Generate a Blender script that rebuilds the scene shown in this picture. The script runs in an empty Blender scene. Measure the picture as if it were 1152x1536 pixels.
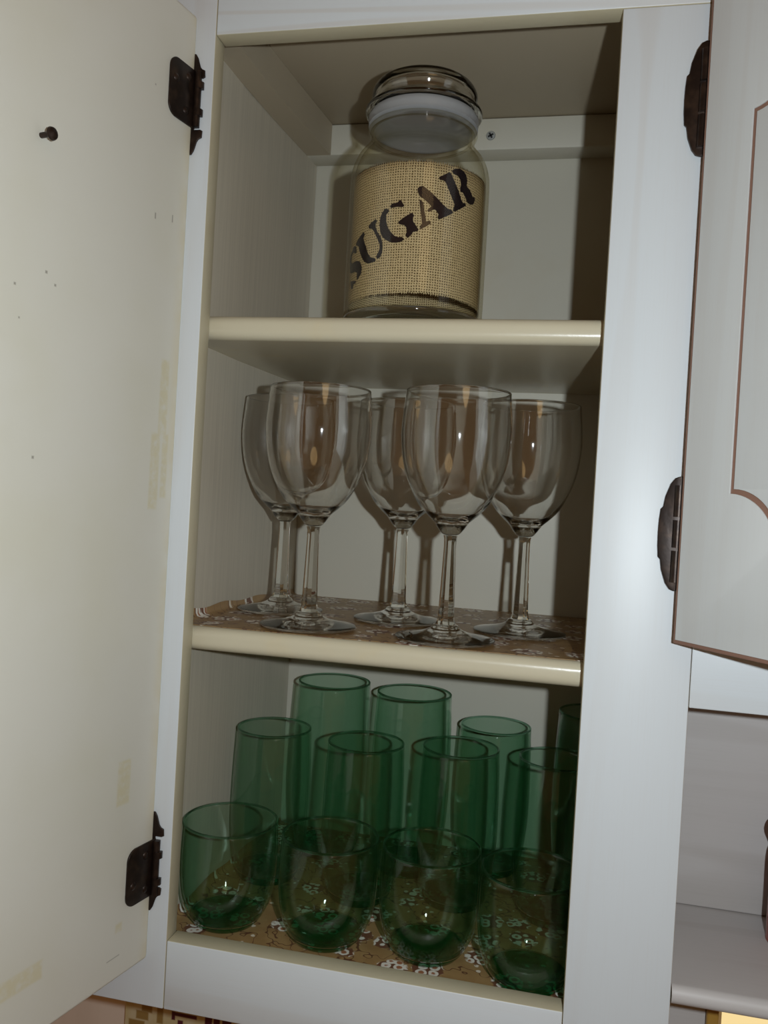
import bpy, bmesh, math, random
from mathutils import Vector, Matrix
PI = math.pi
C = bpy.context.scene.collection
Z0 = 1.40            # height of the cabinet opening above the room floor
random.seed(4)

# ------------------------------------------------------------------ helpers
def link(o, parent=None):
    C.objects.link(o)
    if parent is not None:
        o.parent = parent
    return o

def empty(name, label, cat, loc=(0, 0, 0), rotz=0, group=None):
    o = bpy.data.objects.new(name, None)
    o.empty_display_size = 0.02
    o.location = (loc[0], loc[1], loc[2] + Z0)
    o.rotation_euler = (0, 0, rotz)
    o['label'] = label; o['category'] = cat
    if group: o['group'] = group
    return link(o)

def tag(o, label, cat, group=None):
    o['label'] = label; o['category'] = cat
    if group: o['group'] = group
    return o

def build(name, bm, mats, parent=None, smooth=False, loc=None):
    """links the bmesh as one object; top-level ones are lifted to the cabinet's height"""
    bmesh.ops.recalc_face_normals(bm, faces=bm.faces)
    me = bpy.data.meshes.new(name)
    bm.to_mesh(me); bm.free()
    for m in (mats if isinstance(mats, (list, tuple)) else [mats]):
        me.materials.append(m)
    if smooth:
        me.shade_smooth()
        if smooth != 'all':
            me.set_sharp_from_angle(angle=math.radians(smooth if smooth is not True else 40))
    o = bpy.data.objects.new(name, me)
    if loc: o.location = loc
    if parent is None:
        o.location.z += Z0
    return link(o, parent)

def add_box(bm, x0, x1, y0, y1, z0, z1, bev=0.0, seg=2, mat=0, M=None):
    vs = [bm.verts.new(p) for p in ((x0,y0,z0),(x1,y0,z0),(x1,y1,z0),(x0,y1,z0),(x0,y0,z1),(x1,y0,z1),(x1,y1,z1),(x0,y1,z1))]
    fs = [bm.faces.new([vs[i] for i in f]) for f in ((0,3,2,1),(4,5,6,7),(0,1,5,4),(1,2,6,5),(2,3,7,6),(3,0,4,7))]
    for f in fs: f.material_index = mat
    if M is not None:
        for v in vs: v.co = M @ v.co
    if bev > 0:
        es = set(e for f in fs for e in f.edges)
        r = bmesh.ops.bevel(bm, geom=list(es), offset=bev, segments=seg, profile=0.5, affect='EDGES')
        for f in r['faces']: f.material_index = mat

def box(name, x0, x1, y0, y1, z0, z1, m, parent, bev=0.0008, seg=2):
    bm = bmesh.new(); add_box(bm, x0, x1, y0, y1, z0, z1, bev, seg)
    return build(name, bm, m, parent, smooth=50 if bev else False)

def add_lathe(bm, prof, seg=96, mat=0, closed=False, M=None, c=(0, 0, 0)):
    """prof: list of (r, z); r == 0 makes a pole; closed joins the last ring to the first"""
    rings = []
    for r, z in prof:
        if r <= 1e-7:
            rings.append([bm.verts.new((c[0], c[1], c[2] + z))])
        else:
            rings.append([bm.verts.new((c[0] + r*math.cos(2*PI*i/seg), c[1] + r*math.sin(2*PI*i/seg), c[2] + z)) for i in range(seg)])
    pairs = list(zip(rings[:-1], rings[1:]))
    if closed: pairs.append((rings[-1], rings[0]))
    for a, b in pairs:
        for i in range(seg):
            j = (i + 1) % seg
            if len(a) == 1 and len(b) == 1: continue
            if len(a) == 1: f = bm.faces.new((a[0], b[i], b[j]))
            elif len(b) == 1: f = bm.faces.new((a[i], a[j], b[0]))
            else: f = bm.faces.new((a[i], a[j], b[j], b[i]))
            f.material_index = mat
    if M is not None:
        for r_ in rings:
            for v in r_: v.co = M @ v.co

def smooth_prof(pts, n=6):
    """Catmull-Rom through the profile points"""
    out = []
    P = [pts[0]] + list(pts) + [pts[-1]]
    for i in range(1, len(P) - 2):
        p0, p1, p2, p3 = P[i-1], P[i], P[i+1], P[i+2]
        for k in range(n):
            t = k / n
            out.append(tuple(0.5*((2*p1[d]) + (-p0[d]+p2[d])*t + (2*p0[d]-5*p1[d]+4*p2[d]-p3[d])*t*t + (-p0[d]+3*p1[d]-3*p2[d]+p3[d])*t**3) for d in (0, 1)))
    out.append(pts[-1])
    return [(max(r, 0.0), z) for r, z in out]

def offset_prof(prof, t):
    """profile moved inwards by t along its normal"""
    out = []
    for i, (r, z) in enumerate(prof):
        a = prof[max(i-1, 0)]; b = prof[min(i+1, len(prof)-1)]
        dx, dz = b[0]-a[0], b[1]-a[1]; L = math.hypot(dx, dz) or 1
        out.append((r - t*dz/L, z + t*dx/L))
    return out

def add_torus(bm, R, r, z, seg=96, n=10, mat=0, c=(0, 0, 0)):
    add_lathe(bm, [(R + r*math.cos(2*PI*k/n), z + r*math.sin(2*PI*k/n)) for k in range(n)], seg, mat, closed=True, c=c)

def add_cyl(bm, p, q, r, seg=16, mat=0):
    p, q = Vector(p), Vector(q); d = q - p
    M = Matrix.Translation(p) @ d.to_track_quat('Z', 'Y').to_matrix().to_4x4()
    L = d.length
    add_lathe(bm, [(0, 0), (r, 0), (r, L), (0, L)], seg, mat, M=M)

def fill_poly(loops, thick, bevel=0.0):
    """bmesh of a flat plate in x/z (y = depth, 0 .. thick) from outline loops, inner loops are holes"""
    cu = bpy.data.curves.new('t', 'CURVE'); cu.dimensions = '2D'; cu.fill_mode = 'BOTH'; cu.extrude = thick/2
    if bevel: cu.bevel_depth = bevel; cu.bevel_resolution = 2; cu.offset = -bevel; cu.extrude = thick/2 - bevel
    for L in loops:
        s = cu.splines.new('POLY'); s.points.add(len(L)-1); s.use_cyclic_u = True
        for p, (x, z) in zip(s.points, L): p.co = (x, z, 0, 1)
    ob = bpy.data.objects.new('t', cu)
    me = bpy.data.meshes.new_from_object(ob)
    bm = bmesh.new(); bm.from_mesh(me)
    bmesh.ops.remove_doubles(bm, verts=bm.verts, dist=1e-6)
    for v in bm.verts: v.co = Vector((v.co.x, -v.co.z + thick/2, v.co.y))
    bpy.data.objects.remove(ob); bpy.data.curves.remove(cu); bpy.data.meshes.remove(me)
    return bm

# ------------------------------------------------------------------ materials
class N:
    """a tiny wrapper for node trees"""
    def __init__(s, name):
        s.m = bpy.data.materials.new(name); s.m.use_nodes = True
        s.t = s.m.node_tree; s.t.nodes.clear()
        s.out = s.n('ShaderNodeOutputMaterial')
    def n(s, kind, **kw):
        nd = s.t.nodes.new(kind)
        for k, v in kw.items(): setattr(nd, k, v)
        return nd
    def put(s, sock, v):
        if isinstance(v, bpy.types.NodeSocket): s.t.links.new(v, sock)
        elif v is not None:
            if hasattr(sock.default_value, '__len__') and not hasattr(v, '__len__'): v = (v, v, v)
            if hasattr(v, '__len__') and len(v) == 3 and len(sock.default_value) == 4: v = (*v, 1)
            sock.default_value = v
    def math(s, op, a, b=None, c=None, clamp=False):
        nd = s.n('ShaderNodeMath', operation=op, use_clamp=clamp)
        for i, v in enumerate((a, b, c)):
            if v is not None: s.put(nd.inputs[i], v)
        return nd.outputs[0]
    def vec(s, op, a, b=None):
        nd = s.n('ShaderNodeVectorMath', operation=op)
        s.put(nd.inputs[0], a)
        if b is not None: s.put(nd.inputs[3] if op == 'SCALE' else nd.inputs[1], b)
        return nd.outputs['Value'] if op in ('DOT_PRODUCT', 'LENGTH', 'DISTANCE') else nd.outputs[0]
    def mix(s, f, a, b, mode='MIX'):
        nd = s.n('ShaderNodeMix', data_type='RGBA', blend_type=mode)
        s.put(nd.inputs[0], f); s.put(nd.inputs[6], a); s.put(nd.inputs[7], b)
        return nd.outputs[2]
    def obj(s, scale=(1, 1, 1), loc=(0, 0, 0), rot=(0, 0, 0), src='Object'):
        tc = s.n('ShaderNodeTexCoord'); mp = s.n('ShaderNodeMapping')
        s.t.links.new(tc.outputs[src], mp.inputs[0])
        mp.inputs['Scale'].default_value = scale; mp.inputs['Location'].default_value = loc; mp.inputs['Rotation'].default_value = rot
        return mp.outputs[0]
    def noise(s, vec, scale=5, detail=3, rough=.5, dist=0.0, out=0):
        nd = s.n('ShaderNodeTexNoise'); s.put(nd.inputs['Vector'], vec)
        nd.inputs['Scale'].default_value = scale; nd.inputs['Detail'].default_value = detail
        nd.inputs['Roughness'].default_value = rough; nd.inputs['Distortion'].default_value = dist
        return nd.outputs[out]
    def vor(s, vec, scale, feature='F1', out='Distance', rnd=1.0):
        nd = s.n('ShaderNodeTexVoronoi', feature=feature); s.put(nd.inputs['Vector'], vec)
        nd.inputs['Scale'].default_value = scale; nd.inputs['Randomness'].default_value = rnd
        return nd.outputs[out]
    def ramp(s, v, lo, hi):
        nd = s.n('ShaderNodeMapRange', interpolation_type='SMOOTHSTEP'); s.put(nd.inputs[0], v)
        nd.inputs[1].default_value = lo; nd.inputs[2].default_value = hi
        return nd.outputs[0]
    def sep(s, v):
        nd = s.n('ShaderNodeSeparateXYZ'); s.put(nd.inputs[0], v); return nd.outputs
    def comb(s, x, y, z):
        nd = s.n('ShaderNodeCombineXYZ')
        for i, v in enumerate((x, y, z)): s.put(nd.inputs[i], v)
        return nd.outputs[0]
    def bsdf(s, col, rough=.5, spec=.5, metal=0.0, bump=None, bstr=.2, bdist=.001, coat=0.0, **kw):
        nd = s.n('ShaderNodeBsdfPrincipled')
        s.put(nd.inputs['Base Color'], col); s.put(nd.inputs['Roughness'], rough)
        nd.inputs['Specular IOR Level'].default_value = spec; nd.inputs['Metallic'].default_value = metal
        nd.inputs['Coat Weight'].default_value = coat
        if bump is not None:
            b = s.n('ShaderNodeBump'); b.inputs['Strength'].default_value = bstr; b.inputs['Distance'].default_value = bdist
            s.put(b.inputs['Height'], bump); s.t.links.new(b.outputs[0], nd.inputs['Normal'])
        return nd.outputs[0]
    def done(s, sh):
        s.t.links.new(sh, s.out.inputs[0]); return s.m

def rect_mask(n, x, z, cx, cz, w, h, soft=.0012):
    a = n.math('SUBTRACT', w/2, n.math('ABSOLUTE', n.math('SUBTRACT', x, cx)))
    b = n.math('SUBTRACT', h/2, n.math('ABSOLUTE', n.math('SUBTRACT', z, cz)))
    return n.ramp(n.math('MINIMUM', a, b), -soft, soft)

def laminate(name, axis, col=(.62,.66,.685), dark=(.55,.53,.50), amt=.5, seed=0.0, rough=.42):
    """white-washed ash look laminate, grain along the axis"""
    n = N(name)
    sc = {'z': (1, 1, .06), 'x': (.06, 1, 1)}[axis]
    v = n.obj(scale=sc, loc=(seed, seed*.7, seed*1.3))
    big = n.noise(v, 13, 2, .5, .9)
    bands = n.math('SINE', n.math('MULTIPLY', big, 34))
    bands = n.ramp(bands, .35, 1.0)
    fine = n.noise(n.obj(scale={'z': (1, 1, .02), 'x': (.02, 1, 1)}[axis], loc=(seed, 0, 0)), 900, 2, .6)
    patch = n.ramp(n.noise(v, 9, 2, .5, .5), .35, .7)
    f = n.math('MULTIPLY', n.math('MULTIPLY', bands, patch), amt)
    f = n.math('ADD', f, n.math('MULTIPLY', n.ramp(fine, .45, .8), amt*.22), clamp=True)
    c = n.mix(f, col, dark)
    return n.done(n.bsdf(c, rough, .45, bump=fine, bstr=.04, bdist=.0002))

def painted(name, col, rough=.45, grain=None, dirt=None, dirt_amt=.25, spec=.45):
    n = N(name)
    c = col
    h = n.noise(n.obj(), 240, 3, .6)
    if grain:
        sc = {'z': (1, 1, .015), 'x': (.015, 1, 1)}[grain]
        g = n.noise(n.obj(scale=sc), 420, 3, .65)
        c = n.mix(n.math('MULTIPLY', n.ramp(g, .35, .75), .42), c, tuple(k*.72 for k in col))
        h = g
    if dirt:
        d = n.ramp(n.noise(n.obj(), 22, 4, .6), .5, .78)
        c = n.mix(n.math('MULTIPLY', d, dirt_amt), c, dirt)
    return n.done(n.bsdf(c, rough, spec, bump=h, bstr=.12, bdist=.0005))

def thin_glass(name, tint, a=1.0, b=1.0, refr=0.0, coat=1.0):
    """thin glass wall: absorption grows with the path at grazing angles, Fresnel mirror, a little refraction"""
    n = N(name)
    g = n.n('ShaderNodeNewGeometry')
    cs = n.math('ABSOLUTE', n.vec('DOT_PRODUCT', g.outputs['Normal'], g.outputs['Incoming']))
    F = n.math('MULTIPLY_ADD', n.math('POWER', n.math('SUBTRACT', 1, cs), 5), .957, .043)
    F = n.math('MULTIPLY', F, coat)
    graz = n.math('SUBTRACT', n.math('DIVIDE', 1.06, n.math('ADD', cs, .06)), 1)
    path = n.math('MULTIPLY_ADD', graz, b, a)
    col = n.comb(*[n.math('POWER', t, path) for t in tint])
    tr = n.n('ShaderNodeBsdfTransparent'); n.put(tr.inputs[0], col)
    gl = n.n('ShaderNodeBsdfGlossy'); gl.inputs['Roughness'].default_value = .025; n.put(gl.inputs[0], (1, 1, 1))
    thru = tr.outputs[0]
    if refr:
        rg = n.n('ShaderNodeBsdfGlass'); n.put(rg.inputs[0], col); rg.inputs['Roughness'].default_value = 0; rg.inputs['IOR'].default_value = 1.5
        m2 = n.n('ShaderNodeMixShader'); n.put(m2.inputs[0], refr)
        n.t.links.new(thru, m2.inputs[1]); n.t.links.new(rg.outputs[0], m2.inputs[2]); thru = m2.outputs[0]
    mx = n.n('ShaderNodeMixShader'); n.put(mx.inputs[0], F)
    n.t.links.new(thru, mx.inputs[1]); n.t.links.new(gl.outputs[0], mx.inputs[2])
    return n.done(mx.outputs[0])

def solid_glass(name, col, rough=0.0, ior=1.5, glint=0.0):
    n = N(name); g = n.n('ShaderNodeBsdfGlass')
    n.put(g.inputs['Color'], col); g.inputs['Roughness'].default_value = rough; g.inputs['IOR'].default_value = ior
    if not glint: return n.done(g.outputs[0])
    gl = n.n('ShaderNodeBsdfGlossy'); gl.inputs['Roughness'].default_value = .05; n.put(gl.inputs[0], (1, 1, 1))
    mx = n.n('ShaderNodeMixShader'); n.put(mx.inputs[0], glint)
    n.t.links.new(g.outputs[0], mx.inputs[1]); n.t.links.new(gl.outputs[0], mx.inputs[2])
    return n.done(mx.outputs[0])

# the painted and laminated surfaces
M_stile = laminate('whitewashed_laminate_upright', 'z', seed=3.1)
M_rail = laminate('whitewashed_laminate_across', 'x', seed=7.7)
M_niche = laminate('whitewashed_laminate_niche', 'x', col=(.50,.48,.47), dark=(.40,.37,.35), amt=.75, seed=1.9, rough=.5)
M_front = laminate('whitewashed_door_front', 'z', col=(.55,.565,.56), dark=(.47,.43,.39), amt=.5, seed=12.3)
M_cream = painted('cream_paint', (.54,.49,.35), .38, dirt=(.46,.36,.2), dirt_amt=.22)
M_shelf = painted('cream_shelf_paint', (.56,.51,.375), .27, dirt=(.62,.50,.28), dirt_amt=.3, spec=.6)
M_side = painted('painted_side_panel', (.56,.51,.41), .4, grain='z')
M_back = painted('painted_back_panel', (.56,.535,.45), .5, dirt=(.5,.42,.28), dirt_amt=.15)
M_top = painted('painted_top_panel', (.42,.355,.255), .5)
M_raw = painted('exposed_brown_board', (.25,.135,.095), .7)

def cabinet_inside_door():
    n = N('cream_door_inside')
    v = n.obj(); xyz = n.sep(v); x, z = xyz[0], xyz[2]
    base = (.67,.65,.57)
    c = n.mix(n.math('MULTIPLY', n.ramp(n.noise(v, 9, 3, .5), .4, .75), .35), base, (.60,.57,.42))
    m = None
    for cx, cz, w, h in ((.0155,.383,.0085,.052), (.0215,.332,.009,.052), (.0115,.336,.006,.044), (.116,.026,.034,.0115), (.0325,.0215,.006,.006), (.035,.121,.012,.03)):
        r = rect_mask(n, x, z, cx, cz, w, h)
        m = r if m is None else n.math('MAXIMUM', m, r)
    wob = n.ramp(n.noise(v, 160, 3, .6), .25, .6)
    c = n.mix(n.math('MULTIPLY', n.math('MULTIPLY', m, wob), .5), c, (.60,.52,.27))
    # yellowed strip along the hinge edge
    edge = n.math('SUBTRACT', 1, n.ramp(x, .0, .014))
    c = n.mix(n.math('MULTIPLY', n.math('MULTIPLY', edge, n.ramp(n.noise(v, 24, 3, .6), .3, .6)), .45), c, (.60,.50,.27))
    dk = None
    for cx, cz, w, h in ((.034,.5025,.0012,.0040), (.0165,.5062,.0010,.0050), (.1235,.4404,.0016,.0016), (.145,.4283,.0014,.0014), (.1165,.4346,.0014,.0014), (.1264,.3339,.0016,.0016), (.141,.4105,.001,.001), (.0365,.0022,.012,.0006), (.0405,.587,.001,.001)):
        r = rect_mask(n, x, z, cx, cz, w, h, .0004)
        dk = r if dk is None else n.math('MAXIMUM', dk, r)
    c = n.mix(n.math('MULTIPLY', dk, .6), c, (.12,.10,.07))
    return n.done(n.bsdf(c, .42, .45, bump=n.noise(v, 300, 2, .5), bstr=.1, bdist=.0004))
M_door = cabinet_inside_door()

def liner_mat():
    n = N('floral_contact_paper')
    v = n.obj(loc=(.0, .0, .3)); xy = n.sep(v)
    p = n.comb(xy[0], n.math('ADD', xy[1], n.math('MULTIPLY', xy[2], 0.0)), 0)
    p2 = n.vec('ADD', p, n.vec('SCALE', n.noise(p, 320, 2, .5, out=1), .0016))
    cl = n.vor(p, 34, rnd=.5)
    clus = n.math('SUBTRACT', 1, n.ramp(n.math('ADD', cl, n.math('MULTIPLY', n.noise(p, 220, 2), .2)), .46, .51))
    fl = n.vor(p2, 125, rnd=.55)
    petal = n.math('SUBTRACT', 1, n.ramp(fl, .47, .54))
    hole = n.math('SUBTRACT', 1, n.ramp(fl, .23, .31))
    col = n.mix(n.ramp(n.noise(p, 60, 3), .35, .7), (.36,.225,.095), (.30,.175,.07))
    vine = n.math('SUBTRACT', 1, n.ramp(n.math('ABSOLUTE', n.math('SUBTRACT', n.noise(p, 48, 2, .6), .5)), .006, .014))
    col = n.mix(n.math('MULTIPLY', vine, .85), col, (.10,.03,.02))
    dots = n.math('SUBTRACT', 1, n.ramp(n.vor(p2, 95, rnd=1.0), .14, .18))
    col = n.mix(dots, col, (.74,.66,.54))
    wh = n.math('MULTIPLY', clus, petal)
    col = n.mix(n.math('MULTIPLY', clus, n.math('SUBTRACT', 1, petal)), col, (.17,.07,.04))
    col = n.mix(wh, col, (.78,.74,.66))
    col = n.mix(n.math('MULTIPLY', clus, hole), col, (.36,.15,.07))
    return n.done(n.bsdf(col, .38, .5))
M_liner = liner_mat()

def hinge_metal():
    n = N('antique_brown_metal'); v = n.obj()
    c = n.mix(n.ramp(n.noise(v, 120, 3), .4, .75), (.020,.012,.009), (.050,.030,.020))
    return n.done(n.bsdf(c, .38, .5, metal=.55, bump=n.noise(v, 300, 2), bstr=.15, bdist=.0004))
M_hinge = hinge_metal()
def plain(name, col, rough=.4, metal=0.0, spec=.5):
    n = N(name); v = n.obj()
    c = n.mix(n.math('MULTIPLY', n.noise(v, 90, 2), .3), col, tuple(k*.7 for k in col))
    return n.done(n.bsdf(c, rough, spec, metal=metal))
M_steel = plain('zinc_screw_metal', (.55,.57,.56), .35, .7)
M_dark = plain('dark_recess', (.02,.02,.02), .6)
M_ink = plain('black_brown_stencil_ink', (.012,.008,.010), .22)
def milky():
    n = N('milky_plastic_seal')
    b = n.bsdf((.40,.41,.42), .28, .5)
    tr = n.n('ShaderNodeBsdfTransparent'); n.put(tr.inputs[0], (.92, .93, .94))
    mx = n.n('ShaderNodeMixShader'); n.put(mx.inputs[0], .62)
    n.t.links.new(tr.outputs[0], mx.inputs[1]); n.t.links.new(b, mx.inputs[2])
    return n.done(mx.outputs[0])
M_seal = milky()
M_vase = plain('red_brown_glaze', (.34,.07,.045), .3)

def burlap_mat():
    n = N('tan_burlap_weave')
    uv = n.n('ShaderNodeTexCoord').outputs['UV']
    s = n.sep(uv); u, w = s[0], s[1]
    wa = n.noise(n.comb(n.math('MULTIPLY', u, .12), w, 0), 900, 2, .5)
    wb = n.noise(n.comb(u, n.math('MULTIPLY', w, .12), 0), 900, 2, .5)
    P = .00186
    pu = n.math('ADD', n.math('DIVIDE', u, P), n.math('MULTIPLY', n.math('SUBTRACT', wa, .5), .75))
    pw = n.math('ADD', n.math('DIVIDE', w, P*.98), n.math('MULTIPLY', n.math('SUBTRACT', wb, .5), .75))
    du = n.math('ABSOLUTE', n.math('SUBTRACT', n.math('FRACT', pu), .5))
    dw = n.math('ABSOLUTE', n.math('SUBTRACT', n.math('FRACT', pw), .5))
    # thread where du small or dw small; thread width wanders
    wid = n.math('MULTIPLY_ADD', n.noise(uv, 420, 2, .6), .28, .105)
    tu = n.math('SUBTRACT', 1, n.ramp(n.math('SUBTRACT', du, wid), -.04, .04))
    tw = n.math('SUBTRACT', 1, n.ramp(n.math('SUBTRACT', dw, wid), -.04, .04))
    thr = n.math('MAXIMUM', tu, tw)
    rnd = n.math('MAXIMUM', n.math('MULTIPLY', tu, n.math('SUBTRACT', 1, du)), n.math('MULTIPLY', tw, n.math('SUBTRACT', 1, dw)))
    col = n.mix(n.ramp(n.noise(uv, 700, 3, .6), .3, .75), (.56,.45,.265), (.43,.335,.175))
    col = n.mix(thr, (.085,.055,.022), col)  # gaps painted dark brown in place of the jar's shaded interior
    return n.done(n.bsdf(col, .85, .2, bump=n.math('MULTIPLY', rnd, thr), bstr=.5, bdist=.0005))
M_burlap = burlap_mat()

G_clear = solid_glass('clear_blown_glass', (.99,.99,.985), glint=.05)
G_jar = thin_glass('jar_glass_wall', (.95,.94,.90), .35, .8, 0.0, .55)
G_solid = solid_glass('clear_solid_glass', (.97,.98,.97), glint=.03)
G_green = thin_glass('green_thin_glass', (.855,.932,.888), 1.0, .5)
G_gsolid = thin_glass('green_thick_glass', (.43,.76,.62), 1.0, .3)
G_grim = solid_glass('green_glass_rim', (.66,.82,.74))

# ------------------------------------------------------------------ sizes (metres, from the front left bottom corner of the opening)
W, H, T, D = .2757, .640, .016, .2566
XL, XR, ZC = -.0205, .333, .6806
XW = [(.0162, -.0200), (.060, -.0172), (.110, -.0160), (.170, -.0115), (.2564, -.0042)]   # inner face of the left side panel, a little out of square
BW = [(.0170, .0022), (.090, .0050), (.150, .0100), (.2298, .0176)]                         # right face of the batten along it
def xw(y):
    for (a, u), (b, v) in zip(XW[:-1], XW[1:]):
        if y <= b: return u + (v-u)*(y-a)/(b-a)
    return XW[-1][1]
S1, S2, TH = .4480, .2217, .0172       # shelf tops
ZF = -.0090                            # cabinet bottom board
ST = W + .0645                         # right edge of the centre stile
BOT, TOPZ = -.049, .74

# ------------------------------------------------------------------ the open cabinet
cab = empty('kitchen_cabinet', 'whitewashed wall cabinet standing open, holding a jar, wine glasses and green tumblers', 'cabinet', (.14, .1, BOT))
_co = Vector((.14, .1, BOT))
def cbox(name, x0, x1, y0, y1, z0, z1, m, bev=.0006):
    bm = bmesh.new()
    add_box(bm, x0-_co.x, x1-_co.x, y0-_co.y, y1-_co.y, z0-_co.z, z1-_co.z, bev, 2)
    return build(name, bm, m, cab, smooth=50)

def frame_piece(name, x0, x1, z0, z1, m, inner):
    """face-frame board with laminate front and cream painted edges"""
    bm = bmesh.new()
    add_box(bm, x0-_co.x, x1-_co.x, -_co.y, T-_co.y, z0-_co.z, z1-_co.z, .0007, 2)
    bmesh.ops.recalc_face_normals(bm, faces=bm.faces)
    for f in bm.faces:
        f.material_index = 0 if f.normal.y < -.6 else 1
    o = build(name, bm, [m, inner], cab, smooth=50)
    return o
frame_piece('stile', -.075, -.0002, BOT, TOPZ, M_stile, M_cream)
s = frame_piece('stile', W, ST, -.30, H-.0003, M_stile, M_cream); s['label'] = 'wide centre stile between the two cabinets'
frame_piece('top_rail', .0002, .62, H, TOPZ, M_rail, M_cream)
frame_piece('bottom_rail', .0002, W-.0003, BOT, 0, M_rail, M_cream)
def upright(name, pts, z0, z1, m):
    """prism standing on a plan outline"""
    bm = bmesh.new()
    lo = [bm.verts.new((x-_co.x, y-_co.y, z0-_co.z)) for x, y in pts]
    hi = [bm.verts.new((x-_co.x, y-_co.y, z1-_co.z)) for x, y in pts]
    bm.faces.new(lo[::-1]); bm.faces.new(hi)
    for i in range(len(pts)):
        j = (i+1) % len(pts); bm.faces.new((lo[i], lo[j], hi[j], hi[i]))
    return build(name, bm, m, cab, smooth=30)
upright('side_panel', [(-.040, T+.0002)] + [(x, y) for y, x in XW] + [(-.040, D)], BOT+.002, TOPZ, M_side)
cbox('partition', XR, XR+.007, T+.0002, D, BOT+.002, TOPZ, M_side)
cbox('back_panel', -.040, XR+.007, D+.0002, D+.006, BOT+.002, TOPZ, M_back)
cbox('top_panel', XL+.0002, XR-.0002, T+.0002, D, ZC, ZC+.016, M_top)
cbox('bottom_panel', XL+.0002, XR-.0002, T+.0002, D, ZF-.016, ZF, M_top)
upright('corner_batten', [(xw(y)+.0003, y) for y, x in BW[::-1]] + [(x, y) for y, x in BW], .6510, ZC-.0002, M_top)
rail = cbox('hanging_rail', XL+.0003, XR-.0003, D-.0266, D-.0002, .6512, ZC-.0003, M_back, .001)
# cross-head screw in the hanging rail
sx, sz = .1708, .6642
bm = bmesh.new()
prof = [(0, -.0012), (.0044, -.0012), (.0046, -.0004), (.0038, .0004), (0, .0006)]
MM = Matrix.Translation((sx-_co.x, D-.0268-_co.y, sz-_co.z)) @ Matrix.Rotation(PI/2, 4, 'X')
add_lathe(bm, [(r, z) for r, z in prof][::1], 24, 0, M=MM)
for a in (.5, .5+PI/2):
    add_box(bm, -.0027, .0027, -.0008, .0008, .0003, .0009, 0, mat=1, M=MM @ Matrix.Rotation(a, 4, 'Z'))
build('screw', bm, [M_steel, M_dark], rail, smooth=30)

def shelf(z, liner=False):
    """round-nosed shelf board"""
    bm = bmesh.new()
    r = .0068; y0, y1 = T+.0004, D-.0003
    prof = []
    for k in range(9):
        a = PI/2 + PI/2*k/8
        prof.append((y0 + r + r*math.cos(a), z - r + r*math.sin(a)))
    for k in range(9):
        a = PI + PI/2*k/8
        prof.append((y0 + r + r*math.cos(a), z - TH + r + r*math.sin(a)))
    prof += [(y1, z-TH), (y1, z)]
    ra = []
    for x in (XL+.0003, XR-.0003):
        ra.append([bm.verts.new((x-_co.x, y-_co.y, zz-_co.z)) for y, zz in prof])
    n_ = len(prof)
    for i in range(n_):
        j = (i+1) % n_
        bm.faces.new((ra[0][i], ra[0][j], ra[1][j], ra[1][i]))
    bm.faces.new(ra[0]); bm.faces.new(ra[1][::-1])
    return build('shelf', bm, M_shelf, cab, smooth=35)
shelf(S1); shelf(S2)

# ------------------------------------------------------------------ floral shelf liners
def liner(z, label, curl):
    bm = bmesh.new()
    x0, x1, y0, y1 = XL+.0006, XR-.001, T+.007, D-.0012
    if curl: y0 = T+.006
    rows = []
    for k in range(25):
        y = y0 + (y1-y0)*k/24; xx = xw(y)+.0006; h = (.0080 + .0012*math.sin(k*.9))*(1-.35*k/24)
        rows.append([bm.verts.new(p) for p in ((xx, y, z+h), (xx+.0004, y, z+h*.5), (xx+.0016, y, z+.0017), (xx+.0048, y, z+.0006), (xx+.010, y, z+.0005), (x1, y, z+.0005))])
    for a, b in zip(rows[:-1], rows[1:]):
        for i in range(5): bm.faces.new((a[i], a[i+1], b[i+1], b[i]))
    bmesh.ops.remove_doubles(bm, verts=bm.verts, dist=1e-6)
    r = bmesh.ops.extrude_face_region(bm, geom=list(bm.faces))
    for e in r['geom']:
        if isinstance(e, bmesh.types.BMVert): e.co.z -= .0003
    o = build('shelf_liner', bm, M_liner, smooth=60)
    return tag(o, label, 'shelf liner')
liner(S2, 'tan floral paper liner under the clear wine glasses, curling up at left', True)
liner(ZF, 'tan floral paper liner under the green glasses on the cabinet bottom', False)

# ------------------------------------------------------------------ the open left door with hinges
DX, DA = -.0138, 1.7833
ex = Vector((-math.sin(DA-PI/2), -math.cos(DA-PI/2), 0))
ang = math.atan2(ex.y, ex.x)
dz0, dz1 = -.0147, .6535
door = bpy.data.objects.new('door', None)
# door frame: local x runs from the hinge edge to the free edge, local y = +inner face normal
bm = bmesh.new()
R = Matrix.Translation((DX-_co.x, 0-_co.y, -_co.z)) @ Matrix.Rotation(ang, 4, 'Z')
nrm = R.to_3x3() @ Vector((0, 1, 0))
sgn = 1 if nrm.x > 0 else -1
add_box(bm, 0, .315, min(0, -sgn*.018), max(0, -sgn*.018), dz0, dz1, .0030, 4)
bpy.data.objects.remove(door)
door = build('door', bm, [M_door], cab, smooth=50)
door.matrix_local = R
door['label'] = 'cream inner face of the swung-open door with tape stains'

def plate_shape(w, h, r, n=8):
    """rectangle with rounded far corners, hinge side at x = 0"""
    L = [(0, -h/2), (w-r, -h/2)]
    L += [(w-r + r*math.sin(PI/2*k/n), -h/2 + r - r*math.cos(PI/2*k/n)) for k in range(1, n+1)]
    L += [(w-r + r*math.cos(PI/2*k/n), h/2 - r + r*math.sin(PI/2*k/n)) for k in range(0, n+1)]
    L += [(0, h/2)]
    return L

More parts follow.
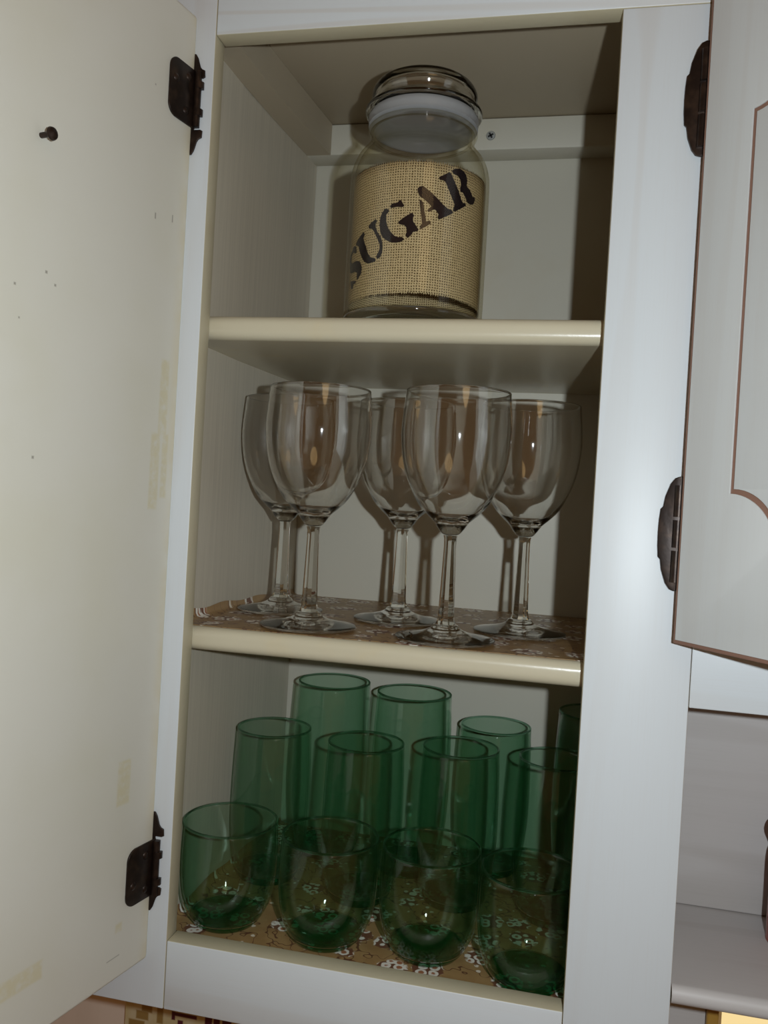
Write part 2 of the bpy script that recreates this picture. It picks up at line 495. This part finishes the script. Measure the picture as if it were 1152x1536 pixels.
def left_hinge(zc, flip):
    bm = fill_poly([plate_shape(.0295, .040, .008)], .0013, .0003)
    for v in bm.verts:
        v.co.y = v.co.y*sgn + sgn*.0001
        v.co.x -= .0015
    # screws
    for u, w in ((.0215, .006), (.0085, .0125), (.0100, -.0115)):
        add_lathe(bm, [(0, .0026), (.0014, .0024), (.0030, .0013), (.0032, .0008), (0, .0008)], 20,
                  M=Matrix.Translation((u, 0, w*flip)) @ Matrix.Rotation(-sgn*PI/2, 4, 'X'))
    # wrap-around edge of the plate with its knuckles
    add_cyl(bm, (.0012, sgn*.0034, -.0195), (.0012, sgn*.0034, .0195), .0026, 16)
    for w in (-.0095, .0095, .0):
        if w: add_cyl(bm, (.0005, sgn*.0040, w-.0024), (.0005, sgn*.0040, w+.0024), .0036, 16)
    for v in bm.verts: v.co.z += zc
    o = build('hinge', bm, M_hinge, door, smooth=40)
    return o
left_hinge(.5945, 1); left_hinge(.0515, -1)

def frame_leaf(zc):
    """scalloped leaf screwed on the stile; only its two horns show beside the door"""
    L = []
    top = [(-.034, .020), (-.030, .030), (-.020, .0355), (-.0135, .0352), (-.0118, .0325), (-.0098, .0262), (-.0085, .0245), (-.0064, .0235), (-.0060, .0188), (-.0075, .0180), (-.0125, .0180), (-.0125, .0)]
    L = top + [(x, -z) for x, z in top[::-1][1:]]
    bm = fill_poly([L], .0014, .0003)
    for v in bm.verts:
        v.co = Vector((v.co.x-_co.x, v.co.y-.0016-_co.y, v.co.z+zc-_co.z))
    for x, w in ((-.022, .024), (-.022, -.024)):
        add_lathe(bm, [(0, .0014), (.0028, .0004), (.0030, 0), (0, 0)], 16, M=Matrix.Translation((x-_co.x, -.0015-_co.y, zc+w-_co.z)) @ Matrix.Rotation(PI/2, 4, 'X'))
    return build('hinge_leaf', bm, M_hinge, cab, smooth=40)
frame_leaf(.5915); frame_leaf(.0555)

# screw sticking out of the door where the handle sits outside
bm = bmesh.new()
add_cyl(bm, (.1322, -.0005*sgn, .5147), (.1322, .0075*sgn, .5147), .0016, 12)
for k in range(5):
    add_torus(bm, .0016, .00035, 0, 12, 6)
bmesh.ops.delete(bm, geom=[v for v in bm.verts if abs(v.co.z) < .01], context='VERTS')
add_lathe(bm, [(0, 0), (.0030, .0002), (.0038, .0012), (.0034, .0024), (.0018, .0032), (0, .0034)], 20,
          M=Matrix.Translation((.1322, .0068*sgn, .5147)) @ Matrix.Rotation(-sgn*PI/2, 4, 'X'))
build('screw', bm, M_hinge, door, smooth=40)

# ------------------------------------------------------------------ neighbouring cabinet: door above, open niche below
nic = empty('niche_cabinet', 'right-hand cabinet section with a carved door above an open niche', 'cabinet', (.45, .06, .02))
_no = Vector((.45, .06, .02))
def nbox(name, x0, x1, y0, y1, z0, z1, m, bev=.0006):
    bm = bmesh.new()
    add_box(bm, x0-_no.x, x1-_no.x, y0-_no.y, y1-_no.y, z0-_no.z, z1-_no.z, bev, 2)
    return build(name, bm, m, nic, smooth=50)
ND = .120
nbox('rail', ST+.0003, .62, 0, T, .2029, .262, M_rail)
nbox('niche_back', ST+.0035, .62, ND, ND+.006, .0285, .262, M_niche)
nbox('niche_ceiling', ST+.0035, .62, T+.0002, ND-.0002, .2055, .2175, M_niche)
# niche shelf with a rounded front
bm = bmesh.new()
z1, z0, r = .0282, .0160, .0058
prof = [(0 + r + r*math.cos(PI/2 + PI*k/16), (z1 - r) + r*math.sin(PI/2 + PI*k/16)) for k in range(9)]
prof += [(0 + r + r*math.cos(PI + PI*k/16), (z0 + r) + r*math.sin(PI + PI*k/16)) for k in range(9)]
prof += [(ND+.006, z0), (ND+.006, z1)]
rows = [[bm.verts.new((x-_no.x, y-_no.y-.001, z-_no.z)) for y, z in prof] for x in (ST+.0006, .62)]
for i in range(len(prof)):
    j = (i+1) % len(prof); bm.faces.new((rows[0][i], rows[0][j], rows[1][j], rows[1][i]))
bm.faces.new(rows[0]); bm.faces.new(rows[1][::-1])
build('niche_shelf', bm, M_niche, nic, smooth=35)
nbox('lower_back', ST+.0035, .3835, ND-.002, ND+.004, -.20, z0-.0002, M_niche)
M_brass = plain('golden_brown_wood', (.42,.24,.05), .35)
nbox('support_post', .3838, .3925, ND-.006, ND+.006, -.20, z0-.0002, M_brass, .0015)

# carved door, swung half open
RA = .876
FX, FY, FZ = .3265, -.0100, .2435
RM = Matrix.Translation((FX-_no.x, FY-_no.y, FZ-_no.z)) @ Matrix.Rotation(-RA, 4, 'Z')
dw, dh = .29, .47
bm = bmesh.new()
add_box(bm, 0, dw, .0010, .0125, 0, dh, .0008, 2)
rd = build('door', bm, M_raw, nic, smooth=50); rd.matrix_local = RM
rd['label'] = 'half-open door with a scooped-corner groove carved in its front'
def scooped(u0, u1, z0, z1, r, off=0.0, n=14):
    L = []
    u0 += off; z0 += off; u1 -= off; z1 -= off
    def arc(cx, cz, a0, a1): 
        return [(cx + (r)*math.cos(a0+(a1-a0)*k/n), cz + (r)*math.sin(a0+(a1-a0)*k/n)) for k in range(n+1)]
    L += arc(u0, z0, PI/2, 0); L += arc(u1, z0, PI, PI/2); L += arc(u1, z1, 3*PI/2, PI); L += arc(u0, z1, 2*PI, 3*PI/2)
    return L
gu0, gz0, gz1 = .0362, .3050-FZ, .5870-FZ
e_ = .0026
outer = [(e_, e_), (dw-e_, e_), (dw-e_, dh-e_), (e_, dh-e_)]
bmf = fill_poly([outer, scooped(gu0, dw-gu0, gz0, gz1, .031)], .0011, .0002)
build('front_frame', bmf, M_front, rd, smooth=30)
bmf = fill_poly([scooped(gu0, dw-gu0, gz0, gz1, .031, .0026)], .0011, .0002)
build('carved_panel', bmf, M_front, rd, smooth=30)

def right_hinge(zc):
    """half-moon leaf on the stile with its barrel at the door edge"""
    L = [(.0030, -.0355), (.0005, -.0345), (-.0020, -.0310), (-.0048, -.0230), (-.0058, -.0165), (-.0072, -.0150), (-.0078, -.0080),
         (-.0080, .0), (-.0078, .0080), (-.0072, .0150), (-.0058, .0165), (-.0048, .0230), (-.0020, .0310), (.0005, .0345), (.0030, .0355), (.0060, .0355), (.0060, -.0355)]
    bm = fill_poly([L], .0022, .0006)
    for v in bm.verts:
        k = (v.co.x+.008)/.012
        v.co = Vector((v.co.x+.3235, v.co.y-.0024 - .0022*max(0, min(1, k)), v.co.z+zc))
    for w0, w1 in ((-.030, -.0105), (-.0085, .0085), (.0105, .030)):
        add_cyl(bm, (.3268, -.0042, zc+w0), (.3268, -.0042, zc+w1), .0030, 16)
    for v in bm.verts: v.co -= _no
    return build('hinge', bm, M_hinge, nic, smooth=40)
right_hinge(.5790); right_hinge(.3105)

# glazed red-brown bottle standing in the niche
vz = .0284
prof = smooth_prof([(.0, .0), (.024, .0), (.0262, .003), (.0262, .030), (.0262, .058), (.0245, .066), (.0262, .071), (.0283, .0765), (.0265, .082), (.020, .085), (.006, .0865), (0, .087)], 5)
bm = bmesh.new(); add_lathe(bm, prof, 48)
vx = build('ceramic_canister', bm, M_vase, smooth='all', loc=(.4400, .083, vz+.0004))
tag(vx, 'red-brown glazed canister at the right edge, standing in the niche', 'canister')

# ------------------------------------------------------------------ sugar jar
JX, JY = .1364, .0780
jar = empty('sugar_jar', 'clear lidded glass jar wrapped in burlap lettered SUGAR, on the top shelf', 'jar', (JX, JY, S1+.0004))
outp = [(0, 0), (.040, 0), (.0468, .0012), (.0508, .005), (.0524, .012), (.0526, .04), (.0526, .09), (.0524, .112), (.0512, .121), (.0478, .1295), (.0425, .136), (.0398, .1405), (.0394, .147), (.0400, .1490)]
outs = smooth_prof(outp[1:], 5)
ins = [(max(r-.0028, 0), z) for r, z in outs if z > .013]
bm = bmesh.new()
# heavy bottom as solid glass
add_lathe(bm, [(0, 0)] + [p for p in outs if p[1] <= .0095] + [(.0508, .0100), (.0480, .0098), (.034, .0112), (.018, .0088), (0, .0082)], 96, mat=1)
wall = [p for p in outs if p[1] > .0095]
wall = [(wall[0][0], .0104)] + wall
add_lathe(bm, wall + [(r-.0026, z) for r, z in wall[::-1]], 96, mat=0, closed=True)
add_torus(bm, .0392, .0022, .1505, 96, 12, mat=0)
build('jar_body', bm, [G_jar, G_solid], jar, smooth='all')
# milky seal plugging the mouth
bm = bmesh.new()
add_lathe(bm, [(0, .1528), (.0345, .1528), (.0368, .1522), (.0384, .1530), (.0400, .1534), (.0414, .1545), (.0410, .1565), (.0417, .1585), (.0417, .1610), (.0405, .1628), (0, .1628)], 96)
build('seal_ring', bm, M_seal, jar, smooth=50)
# hollow ribbed lid
lo = smooth_prof([(.0405, .1634), (.0436, .1640), (.0442, .1656), (.0432, .1672), (.0402, .1684), (.0380, .1700), (.0382, .1722), (.0397, .1758), (.0396, .1802), (.0366, .1848), (.0310, .1876), (.0250, .1884), (.012, .1888), (0, .1889)], 6)
li = smooth_prof([(0, .1852), (.012, .1850), (.0240, .1846), (.0300, .1830), (.0350, .1795), (.0362, .1765), (.0350, .1725), (.0346, .1700), (.0360, .1668), (.0375, .1636)], 6)
bm = bmesh.new()
add_lathe(bm, [(r, z) for r, z in lo] + li, 128)
lb = [e for e in bm.edges if e.is_boundary]
if lb: bmesh.ops.bridge_loops(bm, edges=lb)
build('lid', bm, G_clear, jar, smooth='all')
# burlap wrap inside the wall with ragged edges
bm = bmesh.new(); uvl = bm.loops.layers.uv.new('UVMap')
RB = .0496; NS = 360; z_lo, z_hi = .0185, .1105
rows = []
for j in range(13):
    row = []
    for i in range(NS):
        a = 2*PI*i/NS
        z = z_lo + (z_hi-z_lo)*j/12
        if j == 12: z += (.0016 if i % 2 else -.0004) + random.uniform(-.0005, .0005)
        if j == 0: z += (-.0012 if i % 2 else .0004) + random.uniform(-.0006, .0004) + .0010*math.sin(a*2+1)
        row.append(bm.verts.new((RB*math.sin(a), -RB*math.cos(a), z)))
    rows.append(row)
for j in range(12):
    for i in range(NS):
        k = (i+1) % NS
        f = bm.faces.new((rows[j][i], rows[j][k], rows[j+1][k], rows[j+1][i]))
        for lp, (ii, jj) in zip(f.loops, ((i, j), (i+1, j), (i+1, j+1), (i, j+1))):
            lp[uvl].uv = (2*PI*ii/NS*RB, rows[jj][ii % NS].co.z)
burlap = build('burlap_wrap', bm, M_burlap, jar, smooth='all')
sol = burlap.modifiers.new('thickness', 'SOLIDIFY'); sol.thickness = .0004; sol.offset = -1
# stencilled letters S U G A R: outlines as (angle round the jar, height)
LET = [[(-0.968,0.0583),(-0.896,0.0573),(-0.866,0.0524),(-0.901,0.0522),(-0.988,0.0541),(-1.05,0.0536),(-1.092,0.0526),(-1.095,0.0484),(-1.02,0.0461),(-0.843,0.0462),(-0.766,0.045),(-0.714,0.0422),(-0.699,0.0393),(-0.707,0.0356),(-0.801,0.0316),(-0.811,0.034),(-0.806,0.0369),(-0.874,0.0386),(-1.033,0.0391),(-1.107,0.0404),(-1.136,0.0435),(-1.194,0.0513),(-1.14,0.0545),(-1.045,0.0558)],[(-1.05,0.0332),(-0.848,0.0317),(-0.852,0.0298),(-0.923,0.0298),(-0.943,0.0266),(-0.988,0.0271),(-1.026,0.0306)],[(-0.695,0.0653),(-0.667,0.0633),(-0.7,0.0614),(-0.668,0.0577),(-0.621,0.0539),(-0.581,0.0494),(-0.514,0.0455),(-0.431,0.0444),(-0.415,0.0428),(-0.432,0.042),(-0.498,0.0417),(-0.547,0.0413),(-0.631,0.0431),(-0.704,0.0472),(-0.766,0.052),(-0.804,0.0562),(-0.899,0.0583),(-0.87,0.0604),(-0.789,0.0628)],[(-0.457,0.0723),(-0.432,0.0708),(-0.454,0.0691),(-0.449,0.0665),(-0.407,0.0625),(-0.35,0.0591),(-0.324,0.0557),(-0.308,0.0516),(-0.314,0.0479),(-0.339,0.0447),(-0.39,0.0436),(-0.41,0.0455),(-0.378,0.0479),(-0.356,0.0507),(-0.36,0.0537),(-0.39,0.0568),(-0.431,0.0604),(-0.473,0.0637),(-0.515,0.0659),(-0.572,0.0666),(-0.589,0.0685),(-0.542,0.0703)],[(-0.076,0.0839),(-0.053,0.0829),(-0.016,0.0796),(-0.033,0.0788),(-0.123,0.0791),(-0.207,0.0787),(-0.228,0.0799),(-0.194,0.0816),(-0.119,0.082)],[(-0.278,0.0787),(-0.24,0.0774),(-0.258,0.0751),(-0.28,0.0747),(-0.276,0.0703),(-0.25,0.0657),(-0.194,0.0618),(-0.129,0.0587),(-0.075,0.0577),(-0.02,0.0578),(0.015,0.0561),(-0.035,0.0545),(-0.1,0.0539),(-0.177,0.0543),(-0.25,0.056),(-0.319,0.0587),(-0.362,0.0627),(-0.378,0.0679),(-0.372,0.0731),(-0.342,0.0762),(-0.311,0.0782)],[(0.105,0.0748),(0.135,0.0727),(0.116,0.0712),(0.13,0.0683),(0.168,0.0659),(0.207,0.0631),(0.194,0.0621),(0.134,0.0615),(0.104,0.0592),(0.06,0.057),(0.025,0.0592),(0.045,0.0614),(0.034,0.0643),(0.003,0.0661),(-0.071,0.0668),(-0.089,0.0684),(-0.024,0.0709),(0.039,0.073)],[(0.197,0.0843),(0.249,0.0824),(0.269,0.0778),(0.288,0.0735),(0.307,0.0692),(0.353,0.0702),(0.373,0.0681),(0.332,0.0665),(0.238,0.0635),(0.219,0.0653),(0.248,0.0676),(0.236,0.0722),(0.215,0.0776)],[(0.234,0.0939),(0.342,0.0902),(0.444,0.0864),(0.541,0.0823),(0.623,0.08),(0.664,0.0802),(0.698,0.0789),(0.691,0.0776),(0.594,0.0746),(0.486,0.0715),(0.468,0.0728),(0.478,0.0753),(0.437,0.0778),(0.412,0.0783),(0.334,0.0758),(0.313,0.0771),(0.347,0.0789),(0.369,0.0802),(0.31,0.0827),(0.252,0.0849),(0.199,0.0864),(0.168,0.0891),(0.161,0.0919),(0.187,0.093)],[(0.608,0.106),(0.646,0.1044),(0.708,0.0994),(0.774,0.0945),(0.834,0.0887),(0.869,0.0871),(0.907,0.0876),(0.927,0.0859),(0.736,0.0795),(0.702,0.0794),(0.704,0.0814),(0.725,0.0841),(0.677,0.0881),(0.615,0.0935),(0.556,0.0986),(0.52,0.0993),(0.47,0.0993),(0.455,0.101),(0.524,0.1032)],[(0.651,0.1077),(0.695,0.1092),(0.771,0.1103),(0.845,0.1093),(0.898,0.1072),(0.921,0.1039),(0.916,0.0997),(0.992,0.098),(1.065,0.0941),(1.115,0.0949),(1.127,0.0931),(1.089,0.0895),(1.036,0.0882),(0.959,0.0884),(0.905,0.0921),(0.857,0.0944),(0.809,0.0945),(0.801,0.0969),(0.813,0.0995),(0.798,0.1026),(0.749,0.1048),(0.691,0.1053),(0.652,0.1065)]]
cu = bpy.data.curves.new('t', 'CURVE'); cu.dimensions = '2D'; cu.fill_mode = 'BOTH'
for L in LET:
    s_ = cu.splines.new('POLY'); s_.points.add(len(L)-1); s_.use_cyclic_u = True
    for p, (a, z) in zip(s_.points, L): p.co = (a*.05, z, 0, 1)
ob = bpy.data.objects.new('t', cu); me = bpy.data.meshes.new_from_object(ob)
bm = bmesh.new(); bm.from_mesh(me); bpy.data.objects.remove(ob); bpy.data.curves.remove(cu); bpy.data.meshes.remove(me)
bmesh.ops.remove_doubles(bm, verts=bm.verts, dist=1e-6)
bmesh.ops.subdivide_edges(bm, edges=list(bm.edges), cuts=2, use_grid_fill=True)
bmesh.ops.triangulate(bm, faces=bm.faces)
r = bmesh.ops.extrude_face_region(bm, geom=list(bm.faces))
top = set(e for e in r['geom'] if isinstance(e, bmesh.types.BMVert))
for v in bm.verts:
    a, z = v.co.x/.05, v.co.y
    rr = RB + (.00055 if v in top else .00015)
    v.co = Vector((rr*math.sin(a), -rr*math.cos(a), z))
build('stencil_lettering', bm, M_ink, burlap)

# ------------------------------------------------------------------ wine glasses
def make_wine_glass(label, loc, rot=0.0):
    t = empty('wine_glass', label, 'wine glass', loc, rot, 'clear wine glasses on the middle shelf')
    if protos.get('wine'):
        for ch in protos['wine'].children:
            c = ch.copy(); C.objects.link(c); c.parent = t
        return t
    protos['wine'] = t
    bo = smooth_prof([(0, .0764), (.0054, .0767), (.0088, .0800), (.0128, .0855), (.0185, .0908), (.0240, .0965), (.0292, .1050), (.0345, .1170), (.0380, .1300), (.0397, .1440), (.0399, .1530), (.0390, .1660), (.0378, .1790)], 6)
    bi = smooth_prof([(.0366, .1790), (.0378, .1660), (.0387, .1530), (.0385, .1440), (.0368, .1300), (.0332, .1170), (.0277, .1050), (.0218, .0970), (.0150, .0912), (.0085, .0880), (0, .0866)], 6)
    rim = [(.0372 + .0006*math.cos(PI*k/6), .1790 + .0007*math.sin(PI*k/6)) for k in range(1, 6)]
    bm = bmesh.new()
    add_lathe(bm, bo + rim + bi, 128, 0)
    build('bowl', bm, G_clear, t, smooth='all')
    # faceted stem
    bm = bmesh.new()
    pr = [(0, .0120), (.0075, .0120), (.0066, .0145), (.0060, .0180), (.0056, .030), (.0050, .050), (.0045, .068), (.0047, .0735), (.0052, .0760), (0, .0760)]
    add_lathe(bm, pr, 8, 0)
    build('stem', bm, G_solid, t, smooth=20)
    bm = bmesh.new()
    ft = smooth_prof([(0, .0004), (.0300, .0004), (.0352, .0008), (.0360, .0016), (.0352, .0026), (.0270, .0040), (.0170, .0062), (.0110, .0088), (.0082, .0116), (0, .0117)], 4)
    add_lathe(bm, ft, 96, 0)
    build('foot', bm, G_clear, t, smooth='all')
    return t
protos = {}
wz = S2 + .0008
make_wine_glass('wine glass at back left, nearest the left cabinet side', (.0262, .1300, wz), .2)
make_wine_glass('wine glass in front at left, overlapping the back left one', (.0740, .0568, wz), .5)
make_wine_glass('wine glass in the back row, between the two front wine glasses', (.1283, .1296, wz), .1)
make_wine_glass('front wine glass right of centre, nearest the shelf edge', (.1786, .0528, wz), .35)
make_wine_glass('rightmost wine glass, beside the dark shadow of the stile', (.2285, .1180, wz), .6)

# ------------------------------------------------------------------ green glasses
def make_tumbler(kind, label, loc, rot=0.0, s=1.0):
    info = {'short': ('short_tumbler', 'tumbler', 'short green tumblers in the front row'),
            'tall': ('tall_tumbler', 'tumbler', 'tall green tumblers behind the short ones'),
            'high': ('highball_glass', 'highball glass', 'tallest green glasses at the back')}[kind]
    t = empty(info[0], label, info[1], loc, rot, info[2]); t.scale = (1, 1, s)
    if protos.get(kind):
        for ch in protos[kind].children:
            c = ch.copy(); C.objects.link(c); c.parent = t
        return t
    protos[kind] = t
    P = {'short': ([(.0250, .0015), (.0277, .0050), (.0316, .0120), (.0350, .0220), (.0366, .0340), (.0371, .0450), (.0370, .0580), (.0362, .0768)], .0242, .0070),
         'tall': ([(.0248, .0015), (.0268, .0060), (.0298, .0180), (.0322, .0350), (.0334, .0550), (.0334, .0750), (.0328, .1000), (.0316, .1280)], .0240, .0085),
         'high': ([(.0262, .0015), (.0285, .0060), (.0315, .0180), (.0340, .0400), (.0354, .0650), (.0354, .0950), (.0348, .1250), (.0334, .1580)], .0255, .0090)}[kind]
    pts, rb, hb = P
    o = smooth_prof(pts, 5)
    wall = [(r, z) for r, z in o if z > hb-.0015]
    zr = pts[-1][1]; rr = pts[-1][0]
    bm = bmesh.new()
    add_lathe(bm, wall + [(r-.0015-.0012*max(0, 1-(z-hb)/.02), z) for r, z in wall[::-1]], 96, 0, closed=True)
    add_torus(bm, rr-.00075, .00095, zr, 96, 10, mat=1)
    build('glass_cup', bm, [G_green, G_grim], t, smooth='all')
    bm = bmesh.new()
    base = [(0, .0012), (rb-.006, .0012), (rb-.003, .0), (rb-.0005, .0002)] + [(r-.0001, z) for r, z in o if z <= hb-.0018]
    rt = base[-1][0]
    base += [(rt-.0015, hb-.0012), (rt-.006, hb-.0024), (rt*.4, hb-.0036), (0, hb-.0038)]
    add_lathe(bm, base, 96, 0)
    build('thick_base', bm, G_gsolid, t, smooth=60)
    return t
gz = ZF + .0009
make_tumbler('short', 'short green tumbler at far left of the front row', (.0208, .0575, gz))
make_tumbler('short', 'short green tumbler second from left in the front row', (.1010, .0560, gz), .4)
make_tumbler('short', 'short green tumbler third from left in the front row', (.1772, .0610, gz), .9)
make_tumbler('short', 'short green tumbler at right end, cut off by the centre stile', (.2512, .0466, gz), 1.3)
make_tumbler('tall', 'tall green tumbler at left, behind the far left short one', (.0240, .1400, gz), .3)
make_tumbler('tall', 'tall green tumbler behind the gap between left short pair', (.1083, .1290, gz), .8)
make_tumbler('tall', 'tall green tumbler behind the third short tumbler', (.1855, .1460, gz), 1.4)
make_tumbler('tall', 'tall green tumbler in the rear row against the pale back panel', (.2083, .2190, gz), 1.9, 1.02)
make_tumbler('tall', 'tall green tumbler at right, partly hidden by the centre stile', (.2650, .1450, gz), 2.3)
make_tumbler('high', 'tallest green glass at back left', (.0572, .2080, gz), .5)
make_tumbler('high', 'tallest green glass right of the other in the back row', (.1355, .1950, gz), 1.0)
make_tumbler('high', 'green glass sliver in the dark back corner by the stile', (.2970, .2100, gz), 1.5, .97)

# ------------------------------------------------------------------ kitchen wall behind and what shows below
def structure(o): o['kind'] = 'structure'; return o
n = N('kitchen_wall'); v = n.obj(scale=(1, 1, .08))
c = n.mix(n.ramp(n.noise(v, 30, 3), .35, .7), (.80,.68,.58), (.74,.62,.52))
M_wall = n.done(n.bsdf(c, .5, .4))
bm = bmesh.new(); add_box(bm, -1.2, 1.6, .2645, .36, -1.40, 1.1)
structure(build('wall_back', bm, M_wall))
bm = bmesh.new(); add_box(bm, -1.2, 1.6, -2.4, .36, -1.50, -1.4005)
structure(build('floor', bm, plain('floor_vinyl', (.35,.26,.17), .5)))

def plaque_mat():
    n = N('printed_plaque'); v = n.obj(); s_ = n.sep(v); x, z = s_[0], s_[2]
    c = n.mix(n.ramp(n.noise(v, 40, 2), .4, .6), (.62,.52,.28), (.66,.58,.38))
    m = None
    for cx, cz, w, h in ((-.070,.004,.018,.010), (-.064,.015,.014,.009), (-.059,.024,.012,.010), (-.044,.020,.007,.020), (-.030,-.010,.02,.012)):
        r_ = rect_mask(n, x, z, cx, cz, w, h, .001); m = r_ if m is None else n.math('MAXIMUM', m, r_)
    c = n.mix(m, c, (.34,.22,.07))
    m = None
    for cx, cz, w, h in ((-.016,.0232,.026,.0040), (-.029,.021,.004,.009), (-.021,.0125,.006,.010), (.010,.023,.008,.012), (.019,.023,.007,.016), (.030,.024,.010,.012), (.048,.020,.010,.016), (.004,-.004,.012,.010)):
        r_ = rect_mask(n, x, z, cx, cz, w, h, .0008); m = r_ if m is None else n.math('MAXIMUM', m, r_)
    c = n.mix(m, c, (.10,.015,.03))
    return n.done(n.bsdf(c, .5, .4))
bm = bmesh.new(); add_box(bm, -.084, .12, -.004, .004, -.05, .052, .001)
pq = build('patterned_plaque', bm, plaque_mat(), smooth=50, loc=(-.079, .2595, -.246))
tag(pq, 'yellow plaque with brown and maroon marks on the wall below the cabinet', 'plaque')

# warm strip lamp under the neighbouring cabinet
lampo = empty('strip_light', 'warm lit strip lamp below the niche at the lower right corner', 'lamp', (.47, .20, -.095))
bm = bmesh.new(); add_box(bm, -.058, .15, -.02, .02, .022, .034, .002)
build('housing', bm, plain('lamp_housing', (.6,.58,.5), .4), lampo, smooth=50)
n = N('warm_diffuser'); em = n.n('ShaderNodeEmission'); n.put(em.inputs[0], (1, .76, .36)); em.inputs[1].default_value = .95
bm = bmesh.new(); add_box(bm, -.056, .148, -.018, .018, -.028, .0218, .006, 4)
build('diffuser', bm, n.done(em.outputs[0]), lampo, smooth=50)

# ------------------------------------------------------------------ light
def light(name, kind, loc, power, col, **kw):
    d = bpy.data.lights.new(name, kind); d.energy = power; d.color = col
    for k, v in kw.items(): setattr(d, k, v)
    o = bpy.data.objects.new(name, d); o.location = (loc[0], loc[1], loc[2] + Z0); C.objects.link(o); return o
fl = light('camera_flash', 'POINT', (.328, -.552, .335), 10.0, (.87, .955, 1.0), shadow_soft_size=.006)
cl = light('kitchen_ceiling_lamp', 'AREA', (.75, -1.3, 1.05), 0.6, (1.0, .66, .30), shape='DISK', size=.5)
cl.rotation_euler = (Vector((.14, .1, .3)) - Vector((.75, -1.3, 1.05))).to_track_quat('-Z', 'Y').to_euler()

w = bpy.data.worlds.new('kitchen'); bpy.context.scene.world = w; w.use_nodes = True
bg = w.node_tree.nodes['Background']; bg.inputs[0].default_value = (1.0, .50, .19, 1); bg.inputs[1].default_value = .125

# ------------------------------------------------------------------ camera
cam = bpy.data.cameras.new('camera'); co = bpy.data.objects.new('camera', cam); C.objects.link(co)
F_PX = 1257.34; YAW, PITCH, ROLL = .21226, -.01180, .05719
cam.sensor_fit = 'VERTICAL'; cam.sensor_height = 36; cam.lens = F_PX/1536*36
cam.clip_start = .01
f = Vector((-math.sin(YAW)*math.cos(PITCH), math.cos(YAW)*math.cos(PITCH), math.sin(PITCH)))
r0 = Vector((math.cos(YAW), math.sin(YAW), 0)); u0 = r0.cross(f)
rt_ = math.cos(ROLL)*r0 + math.sin(ROLL)*u0; up = -math.sin(ROLL)*r0 + math.cos(ROLL)*u0
mw = Matrix((rt_, up, -f)).transposed().to_4x4(); mw.translation = Vector((.25819, -.54942, .31979 + Z0))
co.matrix_world = mw
sc = bpy.context.scene; sc.camera = co
sc.view_settings.view_transform = 'Standard'; sc.view_settings.look = 'None'; sc.view_settings.gamma = 1
sc.view_settings.use_curve_mapping = False; sc.view_settings.exposure = 0
cy = sc.cycles
cy.max_bounces = 16; cy.diffuse_bounces = 4; cy.glossy_bounces = 6; cy.transmission_bounces = 14; cy.transparent_max_bounces = 64
cy.caustics_refractive = True; cy.caustics_reflective = False; cy.sample_clamp_indirect = 3; cy.blur_glossy = .3
fl.data.cycles.is_caustics_light = True
for o in bpy.data.objects:
    if o.type == 'MESH':
        if o.parent and o.parent.name.startswith('wine_glass'): o.cycles.is_caustics_caster = True
        elif o.name.startswith(('back_panel', 'side_panel', 'shelf', 'partition')): o.cycles.is_caustics_receiver = True
cy.use_denoising = True
